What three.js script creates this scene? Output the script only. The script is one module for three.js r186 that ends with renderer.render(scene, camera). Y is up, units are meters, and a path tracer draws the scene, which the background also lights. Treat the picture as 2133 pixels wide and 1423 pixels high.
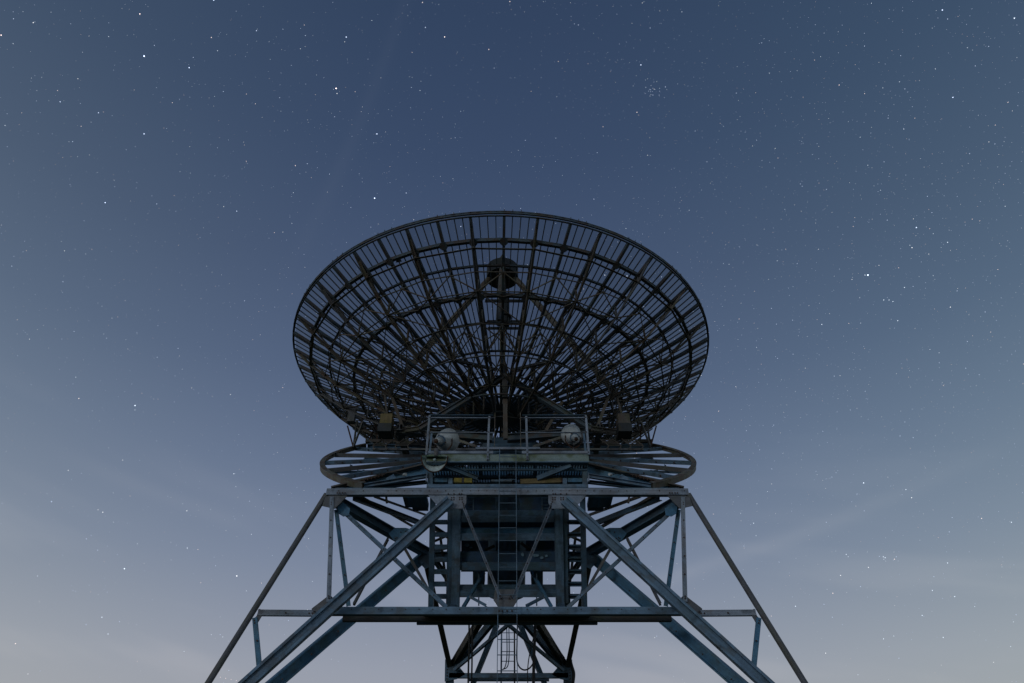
import * as THREE from 'three';
import { mergeGeometries } from 'three/addons/utils/BufferGeometryUtils.js';

// ---------------------------------------------------------------- camera, sky, light
const PITCH = 37.94 * Math.PI / 180, F = 1492, CX = 1066.5, CY = 711.5;   // lens found from the stars in the photograph
const SP = Math.sin(PITCH), CP = Math.cos(PITCH), EYE = 1.6;
const scene = new THREE.Scene();
const camera = new THREE.PerspectiveCamera(2 * Math.atan(711.5 / F) * 180 / Math.PI, 1024 / 683, 0.1, 9000);
camera.position.set(0, EYE, 0);
camera.lookAt(0, EYE + SP * 10, -CP * 10);
const renderer = new THREE.WebGLRenderer({ antialias: true });
renderer.toneMapping = THREE.LinearToneMapping;
renderer.toneMappingExposure = 1.0;
renderer.shadowMap.enabled = true;

let seed = 20240411;
const rnd = () => { seed |= 0; seed = seed + 0x6D2B79F5 | 0; let t = Math.imul(seed ^ seed >>> 15, 1 | seed); t = t + Math.imul(t ^ t >>> 7, 61 | t) ^ t; return ((t ^ t >>> 14) >>> 0) / 4294967296; };
const hash = (x, y, s) => { let h = Math.imul(x, 374761393) + Math.imul(y, 668265263) + Math.imul(s, 1274126177); h = Math.imul(h ^ h >>> 13, 1274126177); return ((h ^ h >>> 16) >>> 0) / 4294967296; };
const mod = (a, n) => ((a % n) + n) % n;
function vnoise(x, y, s, per = 1e6) {
  const xi = Math.floor(x), yi = Math.floor(y), u = x - xi, v = y - yi, a = u * u * (3 - 2 * u), b = v * v * (3 - 2 * v);
  const h = (i, j) => hash(mod(i, per), mod(j, per), s);
  return (h(xi, yi) * (1 - a) + h(xi + 1, yi) * a) * (1 - b) + (h(xi, yi + 1) * (1 - a) + h(xi + 1, yi + 1) * a) * b;
}
const fbm = (x, y, s, per, o = 4) => { let t = 0, w = .5, f = 1; for (let i = 0; i < o; i++) { t += w * vnoise(x * f, y * f, s + i * 17, per * f); w *= .5; f *= 2; } return t; };
const lin = c => c <= .04045 ? c / 12.92 : Math.pow((c + .055) / 1.055, 2.4);
const sm = (a, b, x) => { const t = Math.min(1, Math.max(0, (x - a) / (b - a))); return t * t * (3 - 2 * t); };

// moonless dusk sky: deep slate blue overhead, paler towards the horizon, thin high cloud low down
{
  const W = 2048, H = 1024, data = new Float32Array(W * H * 4);
  const stops = [[0, 168, 168, 172], [8, 162, 164, 171], [13, 150, 156, 170], [20, 122, 134, 157], [27, 101, 116, 143], [34, 83, 99, 128], [42, 70, 86, 115], [52, 58, 75, 104], [62, 51, 68, 96], [75, 46, 61, 88], [90, 43, 57, 84]];
  for (let j = 0; j < H; j++) {
    const el = ((j + .5) / H - .5) * 180, e = Math.max(0, el);
    let k = 0; while (k < stops.length - 2 && e > stops[k + 1][0]) k++;
    const a = stops[k], b = stops[k + 1], t = Math.min(1, (e - a[0]) / (b[0] - a[0]));
    for (let i = 0; i < W; i++) {
      const az = ((i + .5) / W - .5) * 2 * Math.PI;             // direction (sin?, cos?) as three.js reads an equirectangular map
      const dx = Math.cos(az), dz = Math.sin(az);               // x and z of the direction
      const east = -dx;                                          // town glow low in the east
      let c = [1, 2, 3].map(q => a[q] + (b[q] - a[q]) * t);
      const off = Math.atan2(dx, -dz) * 180 / Math.PI;           // degrees to the right of the view
      const glow = sm(5, 55, Math.abs(off + 4)) * sm(90, 20, e);
      c[0] += glow * (off < 0 ? 9 : 3); c[1] += glow * (off < 0 ? 9 : 7); c[2] += glow * (off < 0 ? 0 : 0);
      // thin cirrus streaks
      const q = e - .22 * off;
      let s = sm(.5, .78, fbm((off + 90) * .06, (e + .22 * off) * .42, 5, 1000, 5)) * sm(34, 16, e) * sm(3, 9, e);
      const s2 = Math.exp(-Math.pow((e - (19.2 + .19 * (off - 12))) / .6, 2)) * sm(8, 15, off) * sm(44, 20, off) * (.5 + fbm(off * .3, e, 9, 1000, 3));
      const s3 = Math.exp(-Math.pow((e - (23.5 - .16 * (off + 30))) / .55, 2)) * sm(-38, -30, off) * sm(-18, -24, off) * .55;
      const s4 = Math.exp(-Math.pow((off + 20.5 - (e - 50) * .3) / (.9), 2)) * sm(38, 50, e) * sm(70, 62, e) * .38;
      const m = s * 6 + s2 * 7 + s3 * 6 + s4 * 6;
      c[0] += m * 1.2; c[1] += m * .95; c[2] += m * .68;
      const o = (j * W + i) * 4;
      for (let q2 = 0; q2 < 3; q2++) data[o + q2] = lin(c[q2] / 255);
      data[o + 3] = 1;
    }
  }
  const tex = new THREE.DataTexture(data, W, H, THREE.RGBAFormat, THREE.FloatType);
  tex.mapping = THREE.EquirectangularReflectionMapping; tex.magFilter = THREE.LinearFilter; tex.minFilter = THREE.LinearFilter; tex.wrapS = THREE.RepeatWrapping; tex.needsUpdate = true;
  scene.background = tex; scene.environment = tex;
}
const moon = new THREE.DirectionalLight(new THREE.Color(.92, .96, 1), .42);
moon.position.set(-26, 13, 24); moon.target.position.set(0, 10, -18);
moon.castShadow = true; moon.shadow.radius = 25; moon.shadow.mapSize.set(2048, 2048);
Object.assign(moon.shadow.camera, { left: -18, right: 18, top: 18, bottom: -18, near: 1, far: 90 });
scene.add(moon, moon.target);

// ---------------------------------------------------------------- helpers
const V = (x, y, z) => new THREE.Vector3(x, y, z);
const UP = V(0, 1, 0), POLE = V(0, CP, SP), FWD = V(0, SP, -CP);       // POLE: the polar axis of the mount
function ray(px, py) { const v = (CY - py) / F; return V((px - CX) / F, SP + v * CP, -(CP - v * SP)); }
const XM = -0.105;                                                     // the mount's plane of symmetry
const cxAt = py => 1057 + Math.max(0, py - 1018) * .018;
// surveyed point: picture position and distance z (metres in front of the camera along the ground); s = -1 gives its mirror twin
function L(px, py, z, s = 1) { const r = ray(px, py), t = z / -r.z, x = (px - cxAt(py)) / F * t; return V(XM + s * x, EYE + t * r.y, -z); }
function at(px, py, z) { const r = ray(px, py), t = z / -r.z; return V(t * r.x, EYE + t * r.y, -z); }
function U(x, u, d) { return V(x, EYE + d * SP + u * CP, -(d * CP - u * SP)); }          // polar frame: sideways, along the pole, outwards
function Lp(px, py, d, s = 1) { return U(XM + s * (px - cxAt(py)) / F * d, -(py - CY) / F * d, d); }

function ext(prof, p, q, up = UP) {
  const w = q.clone().sub(p), len = w.length(); w.normalize();
  let side = new THREE.Vector3().crossVectors(w, up); if (side.lengthSq() < 1e-6) side.crossVectors(w, V(0, 0, 1)); side.normalize();
  const n = new THREE.Vector3().crossVectors(side, w).normalize();
  const P = prof.map(([a, b]) => p.clone().addScaledVector(side, a).addScaledVector(n, b)), Q = P.map(v => v.clone().addScaledVector(w, len));
  const pos = [], nor = [], uv = [], N = prof.length; let per = hash(Math.round(p.x * 97), Math.round(p.y * 89), Math.round(p.z * 83)) * 7; const v0 = per * 3.1;
  const tri = (a, b, c, nn, ua, ub, uc) => { for (const v of [a, b, c]) pos.push(v.x, v.y, v.z); for (let i = 0; i < 3; i++) nor.push(nn.x, nn.y, nn.z); uv.push(...ua, ...ub, ...uc); };
  for (let i = 0; i < N; i++) {
    const j = (i + 1) % N, el = Math.hypot(prof[j][0] - prof[i][0], prof[j][1] - prof[i][1]);
    const nn = new THREE.Vector3().crossVectors(w, P[j].clone().sub(P[i])).normalize();
    tri(P[i], Q[j], P[j], nn, [per, v0], [per + el, v0 + len], [per + el, v0]); tri(P[i], Q[i], Q[j], nn, [per, v0], [per, v0 + len], [per + el, v0 + len]);
    per += el;
  }
  const tris = THREE.ShapeUtils.triangulateShape(prof.map(a => new THREE.Vector2(...a)), []);
  for (const [a, b, c] of tris) {
    const t = k => [prof[k][0], prof[k][1]];
    const cc = THREE.ShapeUtils.area([a, b, c].map(k => new THREE.Vector2(...prof[k]))) > 0, B = cc ? b : c, C = cc ? c : b;
    tri(P[a], P[B], P[C], w.clone().negate(), t(a), t(B), t(C)); tri(Q[a], Q[C], Q[B], w, t(a), t(C), t(B));
  }
  const g = new THREE.BufferGeometry();
  g.setAttribute('position', new THREE.Float32BufferAttribute(pos, 3)); g.setAttribute('normal', new THREE.Float32BufferAttribute(nor, 3)); g.setAttribute('uv', new THREE.Float32BufferAttribute(uv, 2));
  return g;
}
const rect = (w, h, x = 0, y = 0) => [[x - w / 2, y - h / 2], [x + w / 2, y - h / 2], [x + w / 2, y + h / 2], [x - w / 2, y + h / 2]];
// H section: flanges at +-h/2 (along up), web thickness t, flange width w, flange thickness f
const hsec = (w, h, f = .018, t = .014) => [[-w / 2, -h / 2], [w / 2, -h / 2], [w / 2, -h / 2 + f], [t / 2, -h / 2 + f], [t / 2, h / 2 - f], [w / 2, h / 2 - f], [w / 2, h / 2], [-w / 2, h / 2], [-w / 2, h / 2 - f], [-t / 2, h / 2 - f], [-t / 2, -h / 2 + f], [-w / 2, -h / 2 + f]];
// channel: web on the -side, flanges reaching to the +side
const chan = (w, h, t = .014) => [[-w / 2, -h / 2], [w / 2, -h / 2], [w / 2, -h / 2 + t], [-w / 2 + t, -h / 2 + t], [-w / 2 + t, h / 2 - t], [w / 2, h / 2 - t], [w / 2, h / 2], [-w / 2, h / 2]];
const angl = (a, b, t = .01) => [[-a / 2, -b / 2], [a / 2, -b / 2], [a / 2, -b / 2 + t], [-a / 2 + t, -b / 2 + t], [-a / 2 + t, b / 2], [-a / 2, b / 2]];
const circ = (r, n = 10) => Array.from({ length: n }, (_, i) => [r * Math.cos(i / n * 2 * Math.PI), r * Math.sin(i / n * 2 * Math.PI)]);
function pipe(p, q, r, n = 12, r2 = r) {
  const g = new THREE.CylinderGeometry(r2, r, p.distanceTo(q), n, 1); const uv = g.attributes.uv, len = p.distanceTo(q);
  for (let i = 0; i < uv.count; i++) uv.setXY(i, uv.getX(i) * r * 6.28, uv.getY(i) * len + p.x * 3);
  g.applyMatrix4(new THREE.Matrix4().compose(p.clone().add(q).multiplyScalar(.5), new THREE.Quaternion().setFromUnitVectors(UP, q.clone().sub(p).normalize()), V(1, 1, 1)));
  return g.toNonIndexed();
}
function plate(pts, thick = .02) {                                     // flat polygon plate, thickness towards the back
  const n = new THREE.Vector3().crossVectors(pts[1].clone().sub(pts[0]), pts[pts.length - 1].clone().sub(pts[0])).normalize();
  const a = pts[1].clone().sub(pts[0]).normalize(), b = new THREE.Vector3().crossVectors(n, a);
  let prof = pts.map(p => { const d = p.clone().sub(pts[0]); return [d.dot(a), d.dot(b)]; });
  if (THREE.ShapeUtils.area(prof.map(q => new THREE.Vector2(...q))) < 0) prof.reverse();
  const w = n.clone().multiplyScalar(thick / 2);
  // ext's side axis is w x up; choose up so that side = a and n = b
  const up = b.clone(); const side = new THREE.Vector3().crossVectors(n, up).normalize();
  if (side.dot(a) < 0) prof = prof.map(([x, y]) => [-x, y]).reverse();
  return ext(prof, pts[0].clone().sub(w), pts[0].clone().add(w), up);
}
function tubeAlong(pts, r, n = 6) {
  const c = new THREE.CatmullRomCurve3(pts); return new THREE.TubeGeometry(c, Math.max(8, pts.length * 5), r, n, false).toNonIndexed();
}
function sweep(prof, pts, ups, closed = false) {                       // straight pieces joined at mitres
  const N = pts.length, frames = pts.map((p, i) => {
    const a = pts[closed ? mod(i - 1, N) : Math.max(0, i - 1)], b = pts[closed ? (i + 1) % N : Math.min(N - 1, i + 1)];
    const w = b.clone().sub(a).normalize(), up = Array.isArray(ups) ? ups[i] : ups; const s = new THREE.Vector3().crossVectors(w, up).normalize(), n = new THREE.Vector3().crossVectors(s, w).normalize();
    return prof.map(([x, y]) => p.clone().addScaledVector(s, x).addScaledVector(n, y));
  });
  const pos = [], uv = []; let v = 0;
  const M = prof.length, K = closed ? N : N - 1;
  for (let i = 0; i < K; i++) {
    const A = frames[i], B = frames[(i + 1) % N], len = pts[i].distanceTo(pts[(i + 1) % N]); let u = 0;
    for (let k = 0; k < M; k++) {
      const l = (k + 1) % M, e = Math.hypot(prof[l][0] - prof[k][0], prof[l][1] - prof[k][1]);
      for (const p of [A[k], B[l], A[l], A[k], B[k], B[l]]) pos.push(p.x, p.y, p.z);
      uv.push(u, v, u + e, v + len, u + e, v, u, v, u, v + len, u + e, v + len); u += e;
    }
    v += len;
  }
  const g = new THREE.BufferGeometry(); g.setAttribute('position', new THREE.Float32BufferAttribute(pos, 3)); g.setAttribute('uv', new THREE.Float32BufferAttribute(uv, 2)); g.computeVertexNormals(); return g;
}
const box = (c, w, h, d, R) => { const g = new THREE.BoxGeometry(w, h, d); const uv = g.attributes.uv; for (let i = 0; i < uv.count; i++) uv.setXY(i, uv.getX(i) * Math.max(w, d), uv.getY(i) * h + c.x); if (R) g.applyMatrix4(R); g.translate(c.x, c.y, c.z); return g.toNonIndexed(); };
const polarM = new THREE.Matrix4().makeBasis(V(1, 0, 0), POLE, FWD.clone().negate());

function thing(name, label, category, [x, y, z], group) {
  const o = new THREE.Group(); o.name = name; o.position.set(x, y, z); o.userData = { label, category }; if (group) o.userData.group = group; scene.add(o); return o;
}
const absPos = o => { const p = V(0, 0, 0); for (let q = o; q && q !== scene; q = q.parent) p.add(q.position); return p; };
function part(parent, name, geo, mat, label, kind) {
  const g = Array.isArray(geo) ? mergeGeometries(geo.map(q => { const r = q.index ? q.toNonIndexed() : q; return r; })) : geo;
  const o = absPos(parent); g.translate(-o.x, -o.y, -o.z);
  const m = new THREE.Mesh(g, mat); m.name = name; m.castShadow = m.receiveShadow = true; if (label) m.userData.label = label; if (kind) m.userData.kind = kind;
  parent.add(m); return m;
}

// ---------------------------------------------------------------- materials
function paintTex(size, fn) {
  const d = new Uint8Array(size * size * 4), r = new Uint8Array(size * size * 4);
  for (let j = 0; j < size; j++) for (let i = 0; i < size; i++) {
    const [c, ro] = fn(i / size, j / size), o = (j * size + i) * 4;
    for (let k = 0; k < 3; k++) d[o + k] = Math.max(0, Math.min(255, c[k])); d[o + 3] = 255;
    r[o] = r[o + 1] = r[o + 2] = ro; r[o + 3] = 255;
  }
  const mk = (a, srgb) => { const t = new THREE.DataTexture(a, size, size, THREE.RGBAFormat); t.wrapS = t.wrapT = THREE.RepeatWrapping; t.magFilter = THREE.LinearFilter; t.minFilter = THREE.LinearMipmapLinearFilter; t.generateMipmaps = true; if (srgb) t.colorSpace = THREE.SRGBColorSpace; t.repeat.set(.5, .5); t.needsUpdate = true; return t; };
  return [mk(d, true), mk(r, false)];
}
const mix3 = (a, b, t) => a.map((v, i) => v + (b[i] - v) * t);
function steel({ base, alt, moss = 0, mossCol = [62, 70, 30], rust = 0, rustCol = [84, 52, 34], dirt = .5, s = 1, rough = 170, size = 512 }) {
  const [m, r] = paintTex(size, (u, v) => {
    const P = 4, a = fbm(u * P, v * P, s, P, 5), b = fbm(u * 12, v * 12, s + 50, 12, 4), f = vnoise(u * 128, v * 128, s + 9, 128), st = fbm(u * 48, v * 4, s + 77, 4, 3);
    let c = mix3(base, alt, sm(.3, .7, a));
    const k = 1 + (f - .5) * .16 + (st - .45) * .5 * dirt - sm(.52, .8, b) * .3 * dirt; c = c.map(q => q * k);
    if (moss) c = mix3(c, mossCol.map(q => q * (.75 + f * .5)), moss * sm(.56 - moss * .22, .72 - moss * .12, fbm(u * 6, v * 6, s + 31, 6, 5)));
    if (rust) c = mix3(c, rustCol.map(q => q * (.7 + b * .6)), rust * sm(.56 - rust * .2, .66 - rust * .1, fbm(u * 9, v * 9, s + 91, 9, 5)));
    return [c, rough + (b - .5) * 60 + (f - .5) * 20];
  });
  return new THREE.MeshStandardMaterial({ map: m, roughnessMap: r, roughness: 1, metalness: 0, bumpMap: r, bumpScale: .0012 });
}
const M = {
  paint: steel({ base: [104, 134, 160], alt: [90, 116, 140], moss: .14, mossCol: [70, 78, 56], rust: .24, rustCol: [84, 66, 56], dirt: .8, s: 1 }),
  pale: steel({ base: [138, 150, 166], alt: [116, 128, 144], moss: .12, mossCol: [84, 90, 70], rust: .22, rustCol: [108, 90, 80], dirt: .8, s: 2 }),
  blue: steel({ base: [68, 116, 150], alt: [82, 122, 146], moss: .2, rust: .15, s: 3 }),
  teal: steel({ base: [80, 110, 134], alt: [70, 98, 120], moss: .25, mossCol: [60, 70, 46], rust: .18, s: 4 }),
  mossy: steel({ base: [120, 136, 130], alt: [128, 146, 150], moss: .7, mossCol: [80, 90, 56], s: 5 }),
  brown: steel({ base: [88, 83, 78], alt: [80, 76, 72], moss: .3, rust: .4, rustCol: [84, 66, 52], s: 6 }),
  lichen: steel({ base: [112, 108, 102], alt: [98, 96, 92], moss: .4, mossCol: [84, 84, 48], rust: .4, s: 7 }),
  rib: steel({ base: [76, 90, 100], alt: [64, 77, 88], moss: .3, rust: .4, s: 8 }),
  dark: steel({ base: [44, 50, 54], alt: [36, 40, 46], moss: .2, rust: .2, s: 9 }),
  cabinet: steel({ base: [56, 84, 112], alt: [48, 72, 98], moss: .25, rust: .15, s: 10 }),
  yellow: steel({ base: [168, 150, 50], alt: [140, 124, 44], moss: .5, rust: .3, s: 11 }),
  lamp: steel({ base: [188, 194, 198], alt: [172, 180, 184], moss: .06, rust: .08, dirt: .3, rough: 130, s: 12 }),
  bulbglass: new THREE.MeshPhysicalMaterial({ color: 0x9fb4b6, roughness: .25, metalness: .2 }),
  bowl: steel({ base: [196, 212, 214], alt: [168, 196, 196], moss: .5, mossCol: [60, 100, 44], rust: .05, dirt: .2, s: 13, rough: 120 }),
  rust: steel({ base: [72, 46, 30], alt: [58, 40, 28], rust: .5, s: 14, size: 256 }),
  bolt: steel({ base: [52, 42, 38], alt: [66, 50, 44], rust: .5, s: 15, size: 256 }),
  cable: new THREE.MeshStandardMaterial({ color: 0x1c1d20, roughness: .7 }),
  wood: steel({ base: [120, 106, 70], alt: [104, 90, 60], moss: .6, mossCol: [92, 86, 34], s: 16, size: 256 }),
  concrete: steel({ base: [128, 126, 120], alt: [112, 110, 106], moss: .2, s: 17, size: 256 }),
  wire: new THREE.MeshStandardMaterial({ color: 0x2c3230, roughness: .9, transparent: true, opacity: .36, side: THREE.DoubleSide }),
  grate: new THREE.MeshStandardMaterial({ color: 0x20262a, roughness: .9 }),
  peel: steel({ base: [120, 150, 168], alt: [90, 118, 136], s: 18, size: 256 }),
};
M.outer = steel({ base: [98, 100, 106], alt: [84, 87, 94], moss: .2, rust: .35, rustCol: [88, 76, 68], s: 19 });

// ---------------------------------------------------------------- ground
{
  const g = new THREE.CircleGeometry(2500, 64); g.rotateX(-Math.PI / 2);
  const uv = g.attributes.uv; for (let i = 0; i < uv.count; i++) uv.setXY(i, uv.getX(i) * 1500, uv.getY(i) * 1500);
  const m = new THREE.Mesh(g, steel({ base: [64, 72, 40], alt: [84, 82, 52], moss: .5, mossCol: [48, 62, 26], s: 21, rough: 240 }));
  m.name = 'ground'; m.receiveShadow = true; m.userData = { kind: 'structure', label: 'flat grass field below the telescope', category: 'ground' }; scene.add(m);
}

// ================================================================ support tower
const Z = 15.1;
const tower = thing('support_tower', 'blue grey riveted steel lattice tower on splayed legs under the dish', 'tower', [XM, 0, -17]);
const bolts = [];
function bolt(p, n, r = .014) { bolts.push(pipe(p.clone().addScaledVector(n, -.004), p.clone().addScaledVector(n, .014), r, 6)); }
const NF = V(0, 0, 1);
{
  const beam = (n, prof, p, q, up, m = M.paint) => part(tower, n, ext(prof, p, q, up), m);
  // top frame beam and the thinner beam lying on it
  const tl = L(681, 1026.5, Z), tr = L(681, 1026.5, Z, -1);
  beam('top_beam', chan(.13, .155), tr, tl, UP, M.pale);
  part(tower, 'top_plate', box(V(XM, tl.y + .088, -Z - .06), 7.9, .016, .24), M.teal);
  const ul = L(889, 1014.6, Z + .1), ur = L(889, 1014.6, Z + .1, -1);
  beam('upper_beam', rect(.12, .085), ur, ul, UP, M.paint);
  for (let i = 0; i < 44; i++) { const t = (i + .5) / 44; if (Math.abs(t - .5) < .34 || i % 3 === 0) bolt(V(tr.x + (tl.x - tr.x) * t, tl.y + .012, -Z + .068), NF, .011); }
  // lower beam, its twin behind and the walkway edge below
  const ll = L(697, 1274, Z - .02), lr = L(697, 1274, Z - .02, -1);
  beam('lower_beam', chan(.14, .15), lr, ll, UP, M.paint);
  beam('lower_beam_back', chan(.1, .12), L(720, 1289, Z + .5, -1), L(720, 1289, Z + .5), UP, M.brown);
  beam('walkway_edge', chan(.1, .07), L(874, 1297.5, Z + .7, -1), L(874, 1297.5, Z + .7), UP, M.teal);
  part(tower, 'walkway_plate', box(V(XM, L(874, 1295, Z + .65).y + .05, -Z - .4), 3.5, .02, .5), M.brown);
  for (let i = 0; i < 26; i++) bolt(V(lr.x + (ll.x - lr.x) * (i + .5) / 26, ll.y + .02, -Z + .095), NF, .011);
  for (const s of [1, -1]) {
    const P = (x, y, z) => L(x, y, z, s), pf = (a, zz = Z - .09) => { const q = a.map(([x, y]) => P(x, y, zz)); if (s < 0) q.reverse(); return q; };
    const foot = P(336, 1600, 14.5);
    // corner and mid gussets
    part(tower, 'gusset_plate', plate(pf([[686, 1033], [724, 1033], [712, 1046], [698, 1060], [672, 1054], [678, 1036]])), M.outer);
    part(tower, 'gusset_plate', plate(pf([[893, 1032.5], [972, 1032.5], [972, 1048], [966, 1060], [923, 1060], [906, 1047]])), M.pale);
    for (const [x, y] of [[941, 1037], [946, 1037], [941, 1041], [946, 1041], [958, 1037], [963, 1037], [958, 1041], [963, 1041], [964, 1046], [966, 1050], [967, 1054], [968, 1058], [925, 1043], [922, 1046], [918, 1049], [915, 1052], [703, 1027], [708, 1027], [714, 1027], [719, 1027], [692, 1045], [692, 1048], [692, 1051], [957, 1029], [962, 1029], [946, 1029], [934, 1029]]) bolt(P(x, y, Z - .1), NF, .017);
    // main leg and rear leg meeting at the foot
    const top = P(938, 1043, Z - .16), lo = P(336, 1598, 14.34);
    part(tower, 'main_leg', ext(hsec(.17, .225, .055, .05), s > 0 ? lo : top, s > 0 ? top : lo, UP), M.paint);
    const node = P(886, 1158, 18.03);
    part(tower, 'rear_leg', ext(hsec(.22, .25, .03, .03), s > 0 ? P(379, 1600, 14.75) : node, s > 0 ? node : P(379, 1600, 14.75), UP), M.blue);
    for (let i = 1; i < 9; i++) { const p = P(379, 1600, 14.75).lerp(node, i / 9); bolt(p.add(V(s * .07, -.03, .09)), NF, .018); }
    part(tower, 'outer_strut', pipe(foot, P(680, 1030, Z), .062, 14), M.outer);
    part(tower, 'lower_leg', ext(rect(.5, .5), foot.clone().add(V(0, .1, 0)), V(foot.x, .35, foot.z), NF), M.paint);
    part(tower, 'footing', box(V(foot.x, .2, foot.z), 1.5, .4, 1.5), M.concrete);
    // side posts
    part(tower, 'post', ext(chan(.05, .088), P(690, 1254, Z - .06), P(692, 1036, Z - .1), V(1, 0, 0)), M.pale);
    part(tower, 'post', ext(chan(.05, .088), P(731, 1263, Z + .75), P(701, 1062, Z + .2), V(1, 0, 0)), M.blue);
    for (const y of [1047, 1051, 1084, 1120, 1158, 1196, 1242, 1246]) bolt(P(691 - (y - 1047) * .006, y, Z - .11), NF, .016);
    for (let i = 1; i < 6; i++) bolt(P(701 + 5.2 * i, 1062 + 34 * i, Z + .12 + .1 * i), NF, .016);
    part(tower, 'gusset_plate', plate(pf([[654, 1284], [655, 1268], [692, 1239], [703, 1250], [700, 1274], [672, 1291]], Z - .03)), M.outer);
    for (const [x, y] of [[690, 1243], [690, 1247], [690, 1251], [664, 1279], [668, 1283], [672, 1272], [708, 1253], [700, 1262], [660, 1274]]) bolt(P(x, y, Z - .06), NF, .018);
    // outrigger strut and its post
    part(tower, 'outrigger', ext(chan(.08, .115), s > 0 ? P(660, 1278, Z) : P(543, 1277, 14.86), s > 0 ? P(543, 1277, 14.86) : P(660, 1278, Z), UP), M.pale);
    for (const [x, y] of [[546, 1277], [552, 1277], [601, 1277], [650, 1278], [657, 1278]]) bolt(P(x, y, Z - .2), NF, .018);
    part(tower, 'gusset_plate', plate(pf([[534, 1291], [541, 1283], [545, 1269], [548, 1269], [551, 1284], [543, 1298]], 14.85)), M.outer);
    part(tower, 'post', ext(chan(.06, .095), P(549, 1393, 14.7), P(537, 1288, 14.84), V(1, 0, 0)), M.blue);
    for (const [x, y] of [[536, 1293], [537, 1298], [543, 1335], [548, 1372]]) bolt(P(x, y, 14.72), NF, .018);
    // receding top beams and rear node
    part(tower, 'receding_beam', ext(hsec(.2, .22, .03, .03), P(700, 1044, Z + .1), P(894, 1154, 18.1), UP), M.teal);
    part(tower, 'gusset_plate', plate(pf([[811, 1112], [823, 1100], [846, 1100], [861, 1104], [855, 1118], [838, 1128], [821, 1126]], 16.6)), M.blue);
    for (const [x, y] of [[825, 1122], [829, 1125], [828, 1120], [833, 1122], [846, 1107], [836, 1109]]) bolt(P(x, y, 16.58), NF, .016);
    part(tower, 'gusset_plate', plate(pf([[874, 1156], [893, 1150], [906, 1156], [904, 1176], [888, 1186], [873, 1170]], 17.9)), M.teal);
    part(tower, 'brace', ext(chan(.05, .085), P(742, 1259, 15.9), P(810, 1122, 16.7), NF), M.outer);
    part(tower, 'brace', ext(chan(.06, .1), P(902, 1240, 17.2), P(842, 1138, 16.75), NF), M.outer);
    part(tower, 'brace', ext(angl(.05, .085), P(935, 1265, 15.6), P(722, 1071, 15.25), UP), M.paint);
    for (let i = 1; i < 8; i++) bolt(P(722 + 26.6 * i, 1071 + 24.2 * i, 15.2 + .04 * i), NF, .014);
    part(tower, 'gusset_plate', plate(pf([[704, 1056], [716, 1048], [730, 1060], [728, 1074], [716, 1076], [706, 1070]], 15.2)), M.blue);
    part(tower, 'brace', ext(chan(.08, .13), P(738, 1037, 15.3), P(876, 1090, 18.4), UP), M.teal);
    part(tower, 'brace', ext(angl(.06, .06), P(781, 1034, 15.5), P(892, 1074, 18.6), UP), M.brown);
    part(tower, 'brace', ext(angl(.07, .07), P(752, 1033, 15.4), P(868, 1100, 18.5), UP), M.brown);
    part(tower, 'hanger', ext(rect(.05, .05), P(804, 1033, 15.9), P(806, 1048, 15.9), NF), M.brown);
    part(tower, 'underfloor_box', box(P(866, 1043, 16.9), .6, .1, .6), M.blue);
    part(tower, 'underfloor_box', box(P(874, 1053, 17.2), .4, .08, .5), M.cabinet);
    // rear legs
    const n3 = P(941, 1388, 24);
    part(tower, 'back_leg', ext(hsec(.15, .2, .03, .03), node, n3, NF), M.brown);
    const bf = P(958, 1560, 25); part(tower, 'back_leg_foot', ext(hsec(.24, .34, .03, .04), n3, V(bf.x, .3, -25.6), NF), M.teal); part(tower, 'footing', box(V(bf.x, .2, -25.6), 1.1, .4, 1.1), M.concrete);
    part(tower, 'seat_beam', ext(chan(.12, .16), P(947, 1273, Z + .1), Lp(947, 1266, 17.6, s), UP), M.teal);
    part(tower, 'gusset_plate', plate(pf([[931, 1374], [942, 1374], [963, 1392], [974, 1405], [956, 1415], [931, 1420]], 23.85)), M.teal);
    for (let i = 0; i < 6; i++) bolt(P(936, 1382 + i * 6.5, 23.84), NF, .022);
    part(tower, 'brace', ext(hsec(.16, .2, .03, .03), P(951, 1380, 23.9), P(1006, 1288, 20.4), NF), M.brown);
    part(tower, 'brace', ext(hsec(.16, .22, .03, .03), P(956, 1384, 23.95), P(1031, 1292, 21.5), NF), M.teal);
    part(tower, 'brace', ext(chan(.08, .1), P(951, 1396, 23.7), P(1064, 1300, 20.6), NF), M.paint);
    part(tower, 'brace', ext(rect(.14, .14), P(990, 1424, 25.4), P(1037, 1304, 22.5), NF), M.teal);
    part(tower, 'gusset_plate', plate(pf([[943, 1374], [960, 1370], [968, 1382], [956, 1392]], 23.8)), M.teal);
  }
  // rear cross members
  beam('back_strut', chan(.12, .14), L(940, 1408, 23.9, -1), L(940, 1408, 23.9), UP, M.paint);
  beam('back_strut', rect(.1, .06), L(980, 1417, 24.6, -1), L(980, 1417, 24.6), UP, M.teal);
  beam('rear_cross_beam', hsec(.18, .22, .03, .03), L(892, 1160, 18.1, -1), L(892, 1160, 18.1), UP, M.teal);
  // V brace in the middle of the front
  for (const s of [1, -1]) {
    const P = (x, y, z) => L(x, y, z, s);
    part(tower, 'v_brace', ext(angl(.06, .085), P(1048, 1246, Z - .12), P(966, 1054, Z - .12), NF), M.pale);
    for (let i = 1; i < 8; i++) bolt(P(966 + 10.2 * i, 1054 + 24 * i, Z - .2), NF, .014);
    part(tower, 'brace', ext(angl(.06, .06), P(1020, 1262, Z + .2), P(984, 1243, Z + .9), UP), M.teal);
    part(tower, 'brace', ext(chan(.06, .12), P(968, 1268, 16.5), P(1012, 1190, 18.2), NF), M.blue);
  }
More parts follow.
